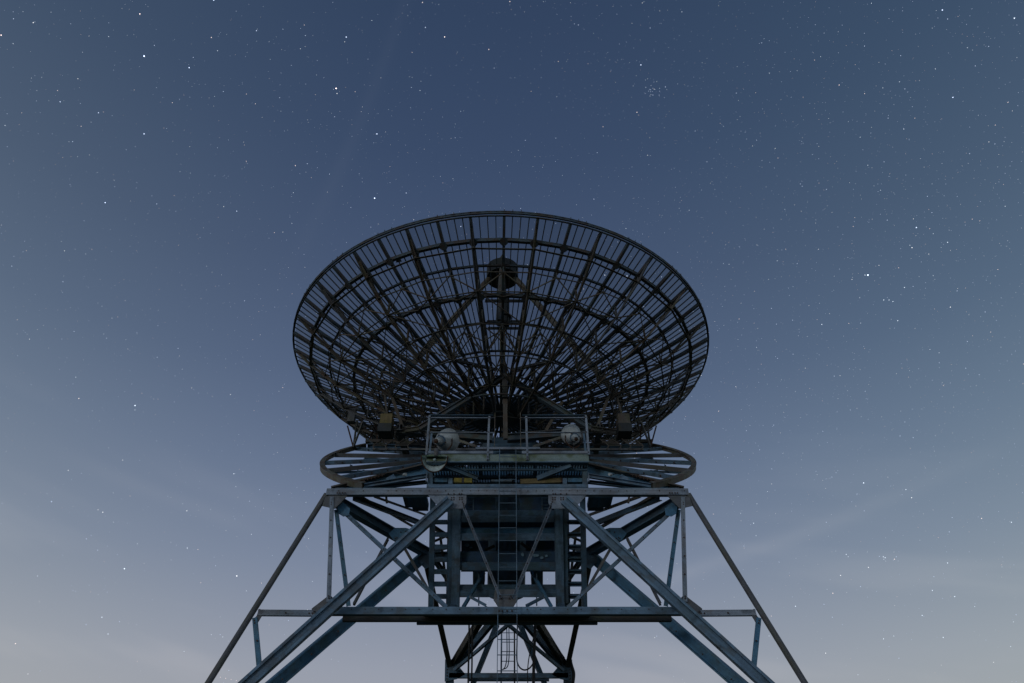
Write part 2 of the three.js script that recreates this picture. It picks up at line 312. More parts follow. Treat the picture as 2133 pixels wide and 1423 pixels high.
  part(tower, 'gusset_plate', plate([L(1036, 1228, Z - .07), L(1081, 1228, Z - .07), L(1084, 1250, Z - .07), L(1074, 1266, Z - .07), L(1044, 1266, Z - .07), L(1033, 1250, Z - .07)].reverse()), M.outer);
  for (const [x, y] of [[1047, 1242], [1050, 1247], [1069, 1242], [1066, 1247], [1045, 1273], [1052, 1273], [1062, 1273], [1072, 1273]]) bolt(L(x, y, Z - .1), NF, .018);
  part(tower, 'bolts', bolts, M.bolt, 'rusty bolt and rivet heads', 'stuff');
}

// ================================================================ polar frame (columns along the polar axis)
const pf = thing('polar_frame', 'dark teal box frame of tall channel columns tilted along the polar axis', 'frame', [XM, 6.9, -18]);
{
  const D = 17.6, cz = FWD.clone().negate();
  for (const s of [1, -1]) {
    const P = (x, y, d = D) => Lp(x, y, d, s);
    part(pf, 'column', ext(chan(.22, .2, .03), P(952.5, 1290), P(952.5, 1000), V(1, 0, 0)), M.paint);
    part(pf, 'column_flange', ext(rect(.1, .1), P(939, 1255), P(939, 1030), cz), M.teal);
    part(pf, 'outer_column', ext(chan(.14, .13, .02), P(901.5, 1290, D + .1), P(901.5, 1030, D + .1), V(1, 0, 0)), M.teal);
    for (let i = 0; i < 8; i++) part(pf, 'batten', ext(chan(.1, .095), P(934, 1062 + i * 25.8, D + .05), P(907, 1062 + i * 25.8, D + .05), POLE), M.teal);
    part(pf, 'back_column', ext(hsec(.16, .16, .02, .02), P(938, 1262, D + 2.4), P(938, 1010, D + 2.4), cz), M.teal);
    part(pf, 'back_brace', ext(chan(.06, .12), P(893, 1092, D + 1.6), P(940, 1122, D + 2.2), POLE), M.brown);
    part(pf, 'back_brace', ext(chan(.06, .1), P(894, 1150, D + 1.2), P(940, 1138, D + 2.2), POLE), M.teal);
    part(pf, 'back_brace', ext(hsec(.1, .12), P(906, 1165, D + .9), P(946, 1222, D + 2), POLE), M.teal);
    part(pf, 'back_brace', ext(chan(.06, .09), P(918, 1118, D + 1), P(932, 1216, D + 1), cz), M.outer);
    part(pf, 'back_brace', ext(rect(.05, .05), P(905, 1128, D + .8), P(932, 1116, D + 1.4), POLE), M.brown);
    part(pf, 'side_beam', ext(chan(.08, .12), P(947, 1180, D), P(944, 1180, D + 2.4), POLE), M.teal);
    part(pf, 'side_beam', ext(chan(.08, .12), P(947, 1070, D), P(944, 1070, D + 2.4), POLE), M.teal);
  }
  const bar = (n, y0, y1, d, m, x0 = 961, prof) => part(pf, n, ext(prof || rect(.1, (y1 - y0) / F * d), Lp(x0, (y0 + y1) / 2, d, -1), Lp(x0, (y0 + y1) / 2, d), POLE), m);
  bar('cross_beam', 1064, 1073, D, M.teal); bar('cross_beam', 1074, 1087, D - .03, M.paint); bar('cross_beam', 1100, 1110, D + .1, M.blue); bar('cross_beam', 1111.5, 1125, D - .02, M.paint);
  bar('cross_beam', 1172, 1187, D, M.teal); bar('cross_beam', 1219, 1228, D + .03, M.teal); bar('cross_beam', 1229, 1243, D - .03, M.paint);
  // machinery cabinet: panels, dark openings, peeling paint
  bar('cabinet_back', 1034, 1190, D + 1.5, M.cabinet);
  bar('cabinet_panel', 1087, 1100, D + .3, M.cabinet); bar('cabinet_panel', 1150, 1172, D + .15, M.cabinet);
  for (const s of [1, -1]) {
    const P = (x, y, d) => Lp(x, y, d, s);
    const quad = (a, b, c, e, d) => { const q = [P(a, c, d), P(b, c, d), P(b, e, d), P(a, e, d)]; return s > 0 ? q.reverse() : q; };
    part(pf, 'cabinet_panel', plate(quad(963, 998, 1126, 1150, D + .35)), M.cabinet);
    part(pf, 'cabinet_panel', plate(quad(1034, 1050, 1126, 1170, D + .4)), M.teal);
    part(pf, 'hatch', plate(quad(986, 1032, 1036, 1063, D + .2), .04), M.cabinet);
    part(pf, 'hatch_frame', ext(rect(.03, .03), P(986, 1063, D + .17), P(986, 1036, D + .17), cz), M.paint);
    part(pf, 'louvre_panel', ext(rect(.3, .04), P(979, 1040, D + .25), P(979, 1041, D + .25), cz), M.teal);
    for (let i = 0; i < 4; i++) part(pf, 'louvre', ext(rect(.04, .03), P(974, 1038 + i * 7, D + .2), P(984, 1038 + i * 7, D + .2), POLE), M.teal);
    part(pf, 'loose_board', ext(rect(.02, .07), P(1012, 1146, D + .5), P(1032, 1134 + s * 3, D + .45), POLE), M.brown);
    part(pf, 'conduit', pipe(P(1000, 1190, D + .1), P(1001, 1262, D + .1), .018, 6), M.teal);
    part(pf, 'motor_box', box(P(1000, 1200, D + 1), .3, .34, .4, polarM), M.teal);
  }
  // peeled patches: bare metal flakes standing proud of the panels
  for (const [x, y, w, h] of [[974, 1136, 12, 8], [982, 1141, 8, 4], [1090, 1155, 8, 10], [1118, 1157, 14, 8], [1140, 1158, 8, 5], [1130, 1162, 8, 5]]) {
    const n = 9, pts = Array.from({ length: n }, (_, i) => { const a = -i / n * 6.283, k = .6 + .5 * rnd(); return Lp(x + Math.cos(a) * w / 2 * k, y + Math.sin(a) * h / 2 * k, D + (x < 1050 ? .32 : .06)); });
    part(pf, 'peeled_patch', plate(pts, .008), M.peel);
  }
  part(pf, 'polar_shaft', pipe(Lp(1057, 1238, D + 1.3), Lp(1057, 990, D + 1.3), .5, 28), M.teal);
  part(pf, 'bearing', pipe(Lp(1057, 1250, D + .4), Lp(1057, 1226, D + .4), .3, 20), M.teal);
}

// ================================================================ hour angle wheel
const WD = 20.4, WU = -.163 * WD, WR = .2553 * WD;
const wc = U(XM, WU, WD);
const wheel = thing('drive_wheel', 'large mossy toothed drive wheel with radial spokes reaching out on both sides', 'wheel', [wc.x, wc.y, wc.z]);
{
  const wp = (r, deg, s, u = 0) => { const a = deg * Math.PI / 180; return U(XM + s * r * Math.sin(a), WU + u, WD - r * Math.cos(a)); };
  for (const s of [1, -1]) {
    const arc = []; for (let a = 40; a <= 118; a += 3) arc.push(wp(WR - .05, a, s));
    part(wheel, 'rim', sweep(rect(.05, .13), s > 0 ? arc : arc.reverse(), POLE), M.lichen);
    const cap = []; for (let a = 40; a <= 118; a += 3) cap.push(wp(WR - .08, a, s, .075));
    part(wheel, 'rim_flange', sweep(rect(.13, .018), cap, POLE), M.lichen);
    for (const [a, b, r0, k] of [[54, 72, 2.2, 0], [67, 80, 2.2, 1], [81, 88, 2.2, 0], [96, 98, 2.2, 1], [111, 108, 2.2, 0]]) {
      const o = wp(WR - .12, a, s), i = wp(r0, b, s);
      const sp = part(wheel, 'spoke', ext(chan(.11, .07, .012), s > 0 ? i : o, s > 0 ? o : i, FWD.clone().negate()), k ? M.outer : M.paint);
      if (k) continue; const o2 = wp(WR - .25, a + 3, s, -.32), i2 = wp(r0, b + 3, s, -.32);
      part(wheel, 'spoke', ext(angl(.06, .06, .012), s > 0 ? i2 : o2, s > 0 ? o2 : i2, POLE), M.teal);
      const st = []; for (let q = 1; q < 6; q++) { const p = o.clone().lerp(i, q / 6); st.push(pipe(p.clone().addScaledVector(FWD, -.05), p.clone().addScaledVector(FWD, -.075), .022, 6)); } part(wheel, 'spoke_bolts', st, M.bolt, null, 'stuff');
    }
    for (const [a, ra, b, rb] of [[54, 4.3, 67, 4.7], [67, 3.5, 81, 4.2], [67, 4.7, 81, 4.0], [81, 4.4, 96, 4.6], [96, 4.4, 111, 3.8]])
      part(wheel, 'wheel_brace', ext(angl(.06, .07), wp(ra, a, s, -.2), wp(rb, b, s, -.25), POLE), M.teal);
    part(wheel, 'end_strut', ext(chan(.1, .16, .02), wp(WR - .1, 118, s), wp(2.4, 140, s), POLE), M.teal);
    const inner = []; for (let a = 40; a <= 140; a += 10) inner.push(wp(2.2, a, s)); part(wheel, 'inner_ring', sweep(rect(.1, .3), inner, POLE), M.teal);
    // stop bracket standing on the wheel, with struts up to the dish back
    const b0 = wp(WR - .3, 121, s, .1);
    part(wheel, 'stop_block', box(b0.clone().add(V(s * .12, .02, 0)), .5, .1, .16), M.brown);
    part(wheel, 'stop_post', ext(rect(.05, .05), b0, b0.clone().add(V(s * .1, .62, .05)), NF), M.rust);
    part(wheel, 'stop_post', ext(rect(.04, .04), b0.clone().add(V(s * .28, 0, 0)), b0.clone().add(V(s * .12, .6, .05)), NF), M.rust);
  }
  part(wheel, 'hub', pipe(U(XM, WU - .3, WD), U(XM, WU + .5, WD), .8, 32), M.teal);
  for (let i = 0; i < 12; i++) part(wheel, 'hub_spoke', ext(chan(.08, .16), wp(.7, i * 30, 1), wp(2.2, i * 30, 1), POLE), M.teal);
}

// ================================================================ sloped drive beams on the tower corners
for (const s of [1, -1]) {
  const c = L(690, 1021, 15.35, s);
  const b = thing(s > 0 ? 'drive_beam' : 'drive_beam_001', s > 0 ? 'sloping riveted drive beam rising from the left tower corner, beside the bowl lamp' : 'sloping riveted drive beam rising from the right tower corner', 'beam', [c.x, c.y, c.z], 'sloping drive beams');
  const P = (x, y, z) => L(x, y, z, s), o = (p, q) => s > 0 ? [p, q] : [q, p];
  part(b, 'girder', ext(hsec(.16, .26, .02, .02), ...o(P(722, 1015.5, 15.5), P(896, 981, 15.75)), UP), M.blue);
  part(b, 'top_rail', ext(rect(.26, .035), ...o(P(690, 1019, 15.42), P(896, 968, 15.7)), UP), M.brown);
  part(b, 'lower_chord', ext(chan(.08, .1), ...o(P(738, 1016, 15.25), P(890, 991, 15.4)), UP), M.paint);
  part(b, 'under_chord', ext(chan(.08, .08), ...o(P(742, 1020, 15.4), P(890, 1004, 15.6)), UP), M.teal);
  part(b, 'stiffener', ext(rect(.02, .12), P(806, 1001, 15.35), P(822, 992, 15.4), UP), M.paint);
  const st = []; for (let i = 0; i < 22; i++) { const p = P(720 + i * 3.8, 1013 - i * 1.0 - (i % 2) * 2, 15.4); st.push(pipe(p, p.clone().add(V(0, .04 + .02 * rnd(), 0)), .018, 6)); } part(b, 'rail_studs', st, M.rust, null, 'stuff');
  const cb = [P(770, 990, 15.5), P(800, 986, 15.3), P(822, 985, 15.25), P(841, 989, 15.2)]; part(b, 'lead', tubeAlong(cb, .012), M.cable);
  part(b, 'limit_switch', pipe(P(841, 989, 15.22), P(845, 988, 15.15), .035, 10), M.lamp);
}

// ================================================================ platform
const plat = thing('service_platform', 'mossy steel service platform with open grating between the two railings', 'platform', [XM, L(1057, 964, Z).y, -15.6]);
{
  const bar = (n, y, z, prof, m, x0, x1 = x0) => part(plat, n, ext(prof, L(x1, y, z, -1), L(x0, y, z), UP), m);
  bar('edge_beam', 956, Z, rect(.06, .205), M.mossy, 888); bar('bottom_flange', 965.5, Z + .02, rect(.16, .025), M.teal, 889);
  // grating: bars one by one
  const y0 = L(1057, 966, Z).y + .02;
  for (let i = 0; i < 58; i++) part(plat, 'grating_bar', box(V(XM - 1.86 + i * .0655, y0, -Z - .6), .02, .045, 1.05), M.grate);
  for (let i = 0; i < 3; i++) part(plat, 'grating_rail', box(V(XM, y0 - .05, -Z - .25 - i * .36), 3.8, .05, .05), M.teal);
  bar('blue_beam', 984.5, 15.9, chan(.14, .2), M.blue, 898); bar('blue_beam_flange', 994.5, 15.85, rect(.2, .03), M.teal, 898);
  bar('back_beam', 936.5, 17.2, chan(.06, .05), M.outer, 775); bar('back_beam', 926, 17.9, chan(.06, .04), M.outer, 830);
  bar('toe_plate', 934, 15.9, rect(.03, .06), M.pale, 990);
  for (const s of [1, -1]) {
    const P = (x, y, z) => L(x, y, z, s);
    part(plat, 'corner_post', ext(chan(.12, .12, .02), P(896, 1012, 15.45), P(896, 962, 15.4), NF), M.teal);
    part(plat, 'bracket_tab', plate([P(890, 1003, 15.3), P(886, 1003, 15.3), P(888, 982, 15.3)], .02), M.pale);
    part(plat, 'stiffener', ext(rect(.07, .07), P(1001, 994, 15.75), P(1001, 966, 15.5), NF), M.blue);
    part(plat, 'diagonal', ext(chan(.06, .12), P(925, 969, 15.15), P(995, 997, 15.5), UP), M.teal);
    part(plat, 'lower_box', box(P(915, 1006, 15.6), .4, .1, .3), M.blue);
    part(plat, 'lower_post', ext(rect(.1, .1), P(938, 1010, 15.5), P(938, 998, 15.5), NF), M.paint);
    for (let i = 0; i < 2; i++) {                                           // little hooped step ladders on the back beam
      const cx = 790 + i * 46, st = V(0, 0, 0);
      for (const dx of [0, 26]) part(plat, 'step_hoop', tubeAlong([P(cx + dx - 10, 937, 17.0), P(cx + dx - 14, 929, 17.05), P(cx + dx, 918, 17.2), P(cx + dx + 4, 914, 17.4)], .018), M.brown);
      for (let k = 0; k < 5; k++) part(plat, 'step_rung', pipe(P(cx - 13 + k * 3.4, 928 - k * 2.8, 17.05 + k * .06), P(cx + 13 + k * 3.4, 928 - k * 2.8, 17.05 + k * .06), .012, 6), M.brown);
    }
  }
  part(plat, 'back_panel', box(V(XM, L(1057, 1004, 16.6).y, -16.6), 3.6, .2, .03), M.cabinet);
  part(plat, 'shelf_box', box(at(1045, 1007, 15.8), .5, .05, .3), M.paint);
  part(plat, 'pump', pipe(at(1063, 1004, 15.8), at(1063, 990, 15.8), .09, 14), M.dark);
}
{ const p = at(965, 1006.5, 15.55); const t = thing('yellow_crate', 'mossy yellow box under the platform, below the bowl lamp', 'box', [p.x, p.y - .06, p.z]); part(t, 'body', box(p, .43, .115, .3), M.yellow); part(t, 'strap', box(p.clone().add(V(.0, 0, .155)), .05, .14, .012), M.dark); part(t, 'strap', box(p.clone().add(V(-.012, .062, .0)), .05, .012, .3), M.dark); }
{ const a = at(1084, 1006, 15.6), b = at(1171, 1003, 15.6); const t = thing('mossy_beam', 'mossy timber baulk lying under the right half of the platform', 'timber', [a.x, a.y - .06, a.z]); part(t, 'baulk', ext([[-.09, -.06], [.09, -.065], [.1, .05], [.04, .075], [-.07, .06]], a, b, UP), M.wood); part(t, 'end_band', ext(rect(.21, .15), b.clone().lerp(a, .04), b, UP), M.rust); }

// ================================================================ handrails
function handrail(name, label, s) {
  const base = L(887, 948, Z, s), t = thing(name, label, 'handrail', [base.x, base.y, base.z], 'platform railings');
  const P = (x, y, z = Z - .05) => L(x, y, z, s), a = (n, prof, p, q, up, m = M.pale) => part(t, n, ext(prof, p, q, up), m);
  const o = (p, q) => s > 0 ? [p, q] : [q, p];
  a('post', angl(.06, .05), P(887.5, 948), P(894.5, 866), V(1, 0, 0)); a('post', angl(.06, .05), P(1015.5, 960), P(1018.5, 868), V(1, 0, 0));
  a('post', angl(.05, .05), P(894, 948, Z + .35), P(899, 900, Z + .35), V(1, 0, 0), M.paint);
  a('top_rail', angl(.06, .05, .012), ...o(P(893, 870), P(1029, 870.5)), UP, M.pale); a('top_rail_flange', rect(.09, .012), ...o(P(895, 866, Z), P(1027, 866.5, Z)), UP, M.teal);
  a('middle_rail', angl(.04, .035, .01), ...o(P(893, 900.5), P(1029, 901)), UP); a('bottom_rail', rect(.03, .07), ...o(P(889, 942.5), P(1027, 942.5)), UP);
  part(t, 'chain_rod', pipe(P(1029.5, 931), P(1030.5, 860), .01, 6), M.lichen);
  const bl = []; for (const [x, y] of [[896, 869], [1018, 870], [893, 900], [1017, 900], [889, 942], [1016, 942], [1015.5, 952], [1015.5, 957], [1024, 870], [1027, 870]]) { const p = P(x, y, Z - .085); bl.push(pipe(p, p.clone().add(V(0, 0, .012)), .013, 6)); } part(t, 'rail_bolts', bl, M.bolt, null, 'stuff');
}
handrail('handrail', 'pale grey angle iron railing on the left of the platform', 1);
handrail('handrail_001', 'pale grey angle iron railing on the right of the platform', -1);

// ================================================================ lamps
function orient(g, p, dir) { g.applyMatrix4(new THREE.Matrix4().compose(p, new THREE.Quaternion().setFromUnitVectors(UP, dir.clone().normalize()), V(1, 1, 1))); return g; }
const lathe = (pts, n = 36, p0 = 0, pl = Math.PI * 2) => { const g = new THREE.LatheGeometry(pts.map(q => new THREE.Vector2(...q)), n, p0, pl); return g.toNonIndexed(); };
function domeLamp(name, label, p, dir, scale) {
  const t = thing(name, label, 'floodlight', [p.x, p.y - .3, p.z], 'domed floodlights on the platform'); const S = q => q.map(([a, b]) => [a * scale, b * scale]);
  part(t, 'shade', orient(lathe(S([[.25, .2], [.262, .2], [.262, .17], [.25, .12], [.225, .02], [.18, -.07], [.12, -.13], [.1, -.14]])), p, dir), M.lamp);
  part(t, 'collar', orient(lathe(S([[.02, -.13], [.115, -.135], [.122, -.16], [.1, -.18], [.02, -.18]])), p, dir), M.paint);
  part(t, 'lamp_cap', orient(lathe(S([[.01, -.16], [.095, -.17], [.088, -.26], [.062, -.29], [.058, -.32], [.0, -.322]])), p, dir), M.lamp);
  part(t, 'cap_end', orient(lathe(S([[.0, -.31], [.05, -.315], [.048, -.345], [0, -.35]])), p, dir), M.rust);
  part(t, 'lens', orient(lathe(S([[0, .185], [.24, .185], [.24, .175], [0, .175]])), p, dir), M.bulbglass);
  const e = new THREE.Vector3().crossVectors(dir, UP).normalize(), q0 = p.clone().addScaledVector(e, .2 * scale), q1 = p.clone().addScaledVector(e, -.2 * scale);
  part(t, 'bracket', tubeAlong([q0, q0.clone().add(V(0, -.22, .05)), p.clone().add(V(0, -.36, .02)), q1.clone().add(V(0, -.22, .05)), q1], .016), M.rust);
  part(t, 'stem', pipe(p.clone().add(V(0, -.36, 0)), p.clone().add(V(0, -.5, 0)), .035, 10), M.outer);
  const lug = []; for (let i = 0; i < 3; i++) lug.push(orient(box(V(Math.cos(i * 2.1) * .12 * scale, -.15 * scale, Math.sin(i * 2.1) * .12 * scale), .03, .04, .03), p, dir)); part(t, 'clip', lug, M.rust);
  return t;
}
domeLamp('floodlight', 'white domed floodlight behind the left railing, seen from its rusty cap', at(925, 918, 15.5), V(.55, .62, -1), 1.16);
domeLamp('floodlight_001', 'white domed floodlight behind the right railing, cap pointing down', at(1193, 908, 15.5), V(-.2, .75, -.75), .97);
{
  const p = at(905, 950, 14.95), t = thing('bowl_lamp', 'half bowl floodlight hanging under the left railing, green moss inside', 'floodlight', [p.x, p.y - .35, p.z]);
  const S = .3, prof = []; for (let i = 0; i <= 10; i++) { const a = i / 10 * Math.PI / 2; prof.push([Math.cos(Math.PI / 2 - a) * S, -Math.sin(Math.PI / 2 - a) * .24]); }
  prof.push([S + .018, .0], [S + .018, -.02]); for (let i = 10; i >= 0; i--) { const a = i / 10 * Math.PI / 2; prof.push([Math.cos(Math.PI / 2 - a) * (S + .01), -Math.sin(Math.PI / 2 - a) * .25]); }
  const dir = V(.02, -.5, 1).normalize(), ex = V(1, 0, 0), ez = new THREE.Vector3().crossVectors(ex, dir).normalize(); ex.crossVectors(dir, ez).normalize();
  const M4 = new THREE.Matrix4().makeBasis(ex, dir, ez.clone().multiplyScalar(1.2)).setPosition(p);
  // the half of the bowl that hangs down
  const pick = Math.sign(ez.y); const g = lathe(prof, 30, pick > 0 ? Math.PI / 2 : -Math.PI / 2, Math.PI); g.applyMatrix4(M4); g.computeVertexNormals(); part(t, 'bowl', g, M.bowl);
  const rimP = []; for (let i = 0; i <= 20; i++) { const a = Math.PI * i / 20; rimP.push(p.clone().addScaledVector(ex, Math.cos(a) * (S + .01)).addScaledVector(ez, -pick * 1.2 * Math.sin(a) * (S + .01))); }
  part(t, 'rim_band', tubeAlong(rimP, .016), M.rust);
  part(t, 'lid', plate([p.clone().addScaledVector(ex, -S), p.clone().addScaledVector(ex, S), p.clone().addScaledVector(ex, S * .6).addScaledVector(dir, -.22), p.clone().addScaledVector(ex, -S * .6).addScaledVector(dir, -.22)], .012), M.bowl);
  const bc = p.clone().addScaledVector(dir, -.1).addScaledVector(ez, -pick * .09);
  part(t, 'socket', pipe(bc.clone().addScaledVector(dir, -.1), bc, .06, 14), M.dark); part(t, 'bulb', orient(new THREE.SphereGeometry(.045, 16, 12).toNonIndexed(), bc.clone().addScaledVector(dir, .03), dir), M.bulbglass);
  part(t, 'hanger', pipe(p.clone().add(V(.03, 0, -.02)), p.clone().add(V(.03, .2, -.02)), .05, 12), M.outer);
}

// ================================================================ ladders
{
  const t = thing('front_ladder', 'thin steel ladder running down the middle of the tower front', 'ladder', [XM, 0, -14.86]);
  const zt = 14.86, yTop = L(1057, 934, zt).y;
  for (const s of [1, -1]) part(t, 'stringer', ext(rect(.014, .03), V(XM + .02 + s * .197, 1.0, -zt), V(XM + .005 + s * .192, yTop, -zt), NF), M.paint);
  for (let y = 1.3; y < yTop; y += .292) part(t, 'rung', pipe(V(XM - .185, y, -zt), V(XM + .205, y, -zt), .009, 6), M.paint);
}
{
  const zt = 24.2, c = at(1058, 1380, zt), yT = at(1058, 1308, zt).y, t = thing('rear_ladder', 'caged access ladder between the rear legs under the tower', 'ladder', [c.x, 1, -zt]);
  for (const s of [1, -1]) part(t, 'stringer', ext(rect(.05, .05), V(c.x + s * .21, 1, -zt), V(c.x + s * .21, yT, -zt), NF), s > 0 ? M.dark : M.paint);
  for (let y = 1.2; y < yT; y += .29) part(t, 'rung', pipe(V(c.x - .2, y, -zt), V(c.x + .2, y, -zt), .012, 6), M.paint);
  for (const dx of [-.04, .03]) part(t, 'cage_bar', tubeAlong([V(c.x + dx, yT, -zt + .3), V(c.x + dx, at(0, 1380, zt).y, -zt + .3), V(c.x + dx - .05, at(0, 1394, zt).y, -zt + .25), V(c.x - .17, at(0, 1396, zt).y, -zt + .05)], .016), M.paint);
}

// ================================================================ cables
function cable(name, label, pts, r) { const t = thing(name, label, 'cable', [pts[0].x, pts[0].y, pts[0].z], 'cables under the tower'); part(t, 'cable', tubeAlong(pts, r), M.cable); }
cable('hanging_cable', 'knotted dark rope hanging left of the rear ladder, nearer the left leg', [at(977, 1300, 19), at(977.5, 1340, 19), at(976, 1380, 19.05), at(975, 1440, 19)], .026);
cable('hanging_cable_001', 'dark rope hanging left of the rear ladder, nearer the ladder', [at(984.5, 1300, 19.2), at(983.5, 1350, 19.2), at(983, 1390, 19.15), at(982, 1440, 19.2)], .024);
cable('hanging_cable_002', 'straight dark cable hanging right of the rear ladder', [at(1115, 1300, 20), at(1113.5, 1340, 20), at(1112, 1380, 20), at(1111, 1440, 20)], .045);
cable('hanging_cable_003', 'cable swinging in a low loop right of the rear ladder', [at(1078, 1300, 20), at(1077, 1340, 20), at(1077.5, 1380, 20), at(1084, 1392, 20), at(1093, 1396, 20), at(1103, 1392, 20), at(1112, 1380, 20)], .02);
cable('hanging_cable_004', 'thin cable curving beside the loop to the right rear node', [at(1116, 1310, 20.1), at(1106, 1350, 20.1), at(1101, 1376, 20.1), at(1099, 1400, 20.1), at(1100, 1440, 20.1)], .016);
cable('hanging_cable_005', 'upper of two thin cables running down to the right rear node', [at(1140, 1328, 21), at(1150, 1335, 21.5), at(1164, 1354, 22.5), at(1176, 1371, 23.5)], .018);
cable('hanging_cable_006', 'lower of two thin cables running down to the right rear node', [at(1146, 1340, 21), at(1158, 1356, 22), at(1172, 1371, 23.5)], .018);
cable('hanging_cable_007', 'bundle of cables coiling round the right rear node', [at(1187, 1372, 23.6), at(1191, 1388, 23.5), at(1195, 1402, 23.5), at(1194, 1418, 23.5), at(1190, 1440, 23.5)], .05);

// ================================================================ dish
const DC = V(-.34, 13.25, -18.59), PH0 = 1.3 * Math.PI / 180, RAD = Math.PI / 180;
const surf = r => DC.y + .0436 * r * r;
const dp = (r, h, ph) => V(DC.x + r * Math.sin(ph), h, DC.z + r * Math.cos(ph));
const dish = thing('radio_dish', 'large dark mesh dish antenna with radial ribs, facing straight up', 'antenna', [DC.x, 12.3, DC.z]);
const RINGS = [6.42, 5.91, 5.3, 4.53, 3.75, 2.83, 1.9, 1.0];
{
  const up = UP;
  // radial ribs and thin bars
  for (let i = 0; i < 192; i++) {
    const main = i % 4 === 0, ph = PH0 + i * 1.875 * RAD, r0 = main ? .35 : i % 2 === 0 ? 1.4 : 2.83, n = main ? 7 : 5, pts = [];
    for (let k = 0; k <= n; k++) { const r = r0 + (6.45 - r0) * k / n; pts.push(dp(r, surf(r) - (main ? .05 : 0), ph)); }
    part(dish, main ? 'rib' : 'surface_bar', sweep(main ? rect(.07, .085) : rect(.023, .024), pts, up), M.rib);
  }
  // hoops
  const hoop = (n, r, h, prof, m, N = 48, off = 0) => part(dish, n, sweep(prof, Array.from({ length: N }, (_, i) => dp(r, h, PH0 + (off + i * 360 / N) * RAD)), up, true), m);
  hoop('rim_hoop', 6.49, 15.09, rect(.04, .045), M.rib, 96); hoop('rim_hoop', 6.46, 15.03, rect(.035, .035), M.rib, 96); hoop('rim_hoop', 6.5, 15.145, rect(.025, .025), M.rib, 96);
  const lac = []; for (let i = 0; i < 192; i++) { const a = PH0 + i * 1.875 * RAD, b = a + 1.875 * RAD; lac.push(ext(rect(.018, .018), dp(6.5, i % 2 ? 15.145 : 15.1, a), dp(6.5, i % 2 ? 15.1 : 15.145, b), up)); if (i % 8 < 3) lac.push(ext(rect(.02, .02), dp(6.5, 15.14, a), dp(6.51, 15.2, a), NF)); }
  part(dish, 'rim_lacing', lac, M.rib, 'fine lacing bars and studs along the rim', 'stuff');
  hoop('ring_girder', 5.91, surf(5.91) - .04, rect(.085, .1), M.rib); hoop('ring_girder', 5.3, surf(5.3) - .03, rect(.05, .06), M.rib); hoop('ring_girder', 4.53, surf(4.53) - .04, rect(.085, .1), M.rib);
  hoop('ring_girder', 3.75, surf(3.75) - .04, rect(.04, .045), M.rib); hoop('ring_girder', 2.83, surf(2.83) - .04, rect(.045, .05), M.rib); hoop('ring_girder', 1.9, surf(1.9) - .04, rect(.03, .04), M.rib); hoop('ring_girder', 1.0, surf(1) - .04, rect(.05, .06), M.rib);
  part(dish, 'hub_plate', pipe(V(DC.x, 13.1, DC.z), V(DC.x, 13.16, DC.z), .42, 32), M.rib);
  // gussets where the ring girders cross the ribs
  for (const [r, w] of [[5.91, .1], [5.3, .06], [4.53, .1]]) for (let i = 0; i < 48; i++) {
    const ph = PH0 + i * 7.5 * RAD, c = dp(r, surf(r) - .1, ph), tn = V(Math.cos(ph), 0, -Math.sin(ph)), rd = V(Math.sin(ph), .0872 * r, Math.cos(ph)).normalize(), k = w;
    const q = [[-1, -.45], [-.45, -1], [.45, -1], [1, -.45], [1, .45], [.45, 1], [-.45, 1], [-1, .45]].map(([a, b]) => c.clone().addScaledVector(tn, a * k).addScaledVector(rd, b * k));
    part(dish, 'gusset_plate', plate(q, .012), M.rib);
  }
  // wire mesh panels; a few have fallen out
  const lost = new Set(['31_3', '30_3', '29_5', '20_4', '36_4', '17_5']);
  for (let j = 0; j < 6; j++) for (let i = 0; i < 48; i++) {
    if (lost.has(`${i}_${j}`) || (rnd() < .012)) continue;
    const ra = RINGS[j], rb = RINGS[j + 1], pos = [], idx = [];
    for (let a = 0; a <= 2; a++) for (let b = 0; b <= 2; b++) { const r = ra + (rb - ra) * a / 2, p = dp(r, surf(r) + .035, PH0 + (i + b / 2) * 7.5 * RAD); pos.push(p.x, p.y, p.z); }
    for (let a = 0; a < 2; a++) for (let b = 0; b < 2; b++) { const o = a * 3 + b; idx.push(o, o + 1, o + 4, o, o + 4, o + 3); }
    const g = new THREE.BufferGeometry(); g.setAttribute('position', new THREE.Float32BufferAttribute(pos, 3)); g.setIndex(idx); g.computeVertexNormals();
    part(dish, 'mesh_panel', g, M.wire);
  }
  { const a = dp(5.75, surf(5.75) + .06, -28 * RAD); part(dish, 'torn_sheet', plate([a, a.clone().add(V(.16, .02, .02)), a.clone().add(V(.12, .05, .14)), a.clone().add(V(.05, .06, .2))], .006), M.lamp, 'small pale torn sheet'); }
  // deep radial trusses behind the surface
  const LC = [[6.42, 15.0], [5.9, 14.5], [5.0, 13.85], [4.2, 13.42], [3.4, 13.0], [2.4, 12.7], [1.3, 12.4]];
  const rest = []; const jit = (v, a = .0) => v;
  for (let k = 0; k < 24; k++) {
    const ph = PH0 + (7.5 + 15 * k) * RAD, lo = LC.map(([r, h]) => dp(r, h, ph)), hi = LC.map(([r]) => dp(r, surf(r) - .1, ph)), side = V(Math.cos(ph), 0, -Math.sin(ph));
    const tr = new THREE.Group(); tr.name = 'radial_truss'; dish.add(tr);
    const mat = k % 3 === 0 ? M.lichen : k % 3 === 1 ? M.brown : M.outer;
    part(tr, 'lower_chord', sweep(angl(.07, .07, .014), lo, side), mat);
    for (let i = 1; i < 7; i++) {
      part(tr, 'strut', ext(rect(.04, .05), lo[i], hi[i], side), mat);
      if (i > 1) part(tr, 'diagonal', ext(rect(.035, .035), i % 2 ? lo[i - 1] : hi[i - 1], i % 2 ? hi[i] : lo[i], side), M.brown);
    }
    // hoop members between this truss and the next
    const ph2 = ph + 15 * RAD, mid = ph + 7.5 * RAD;
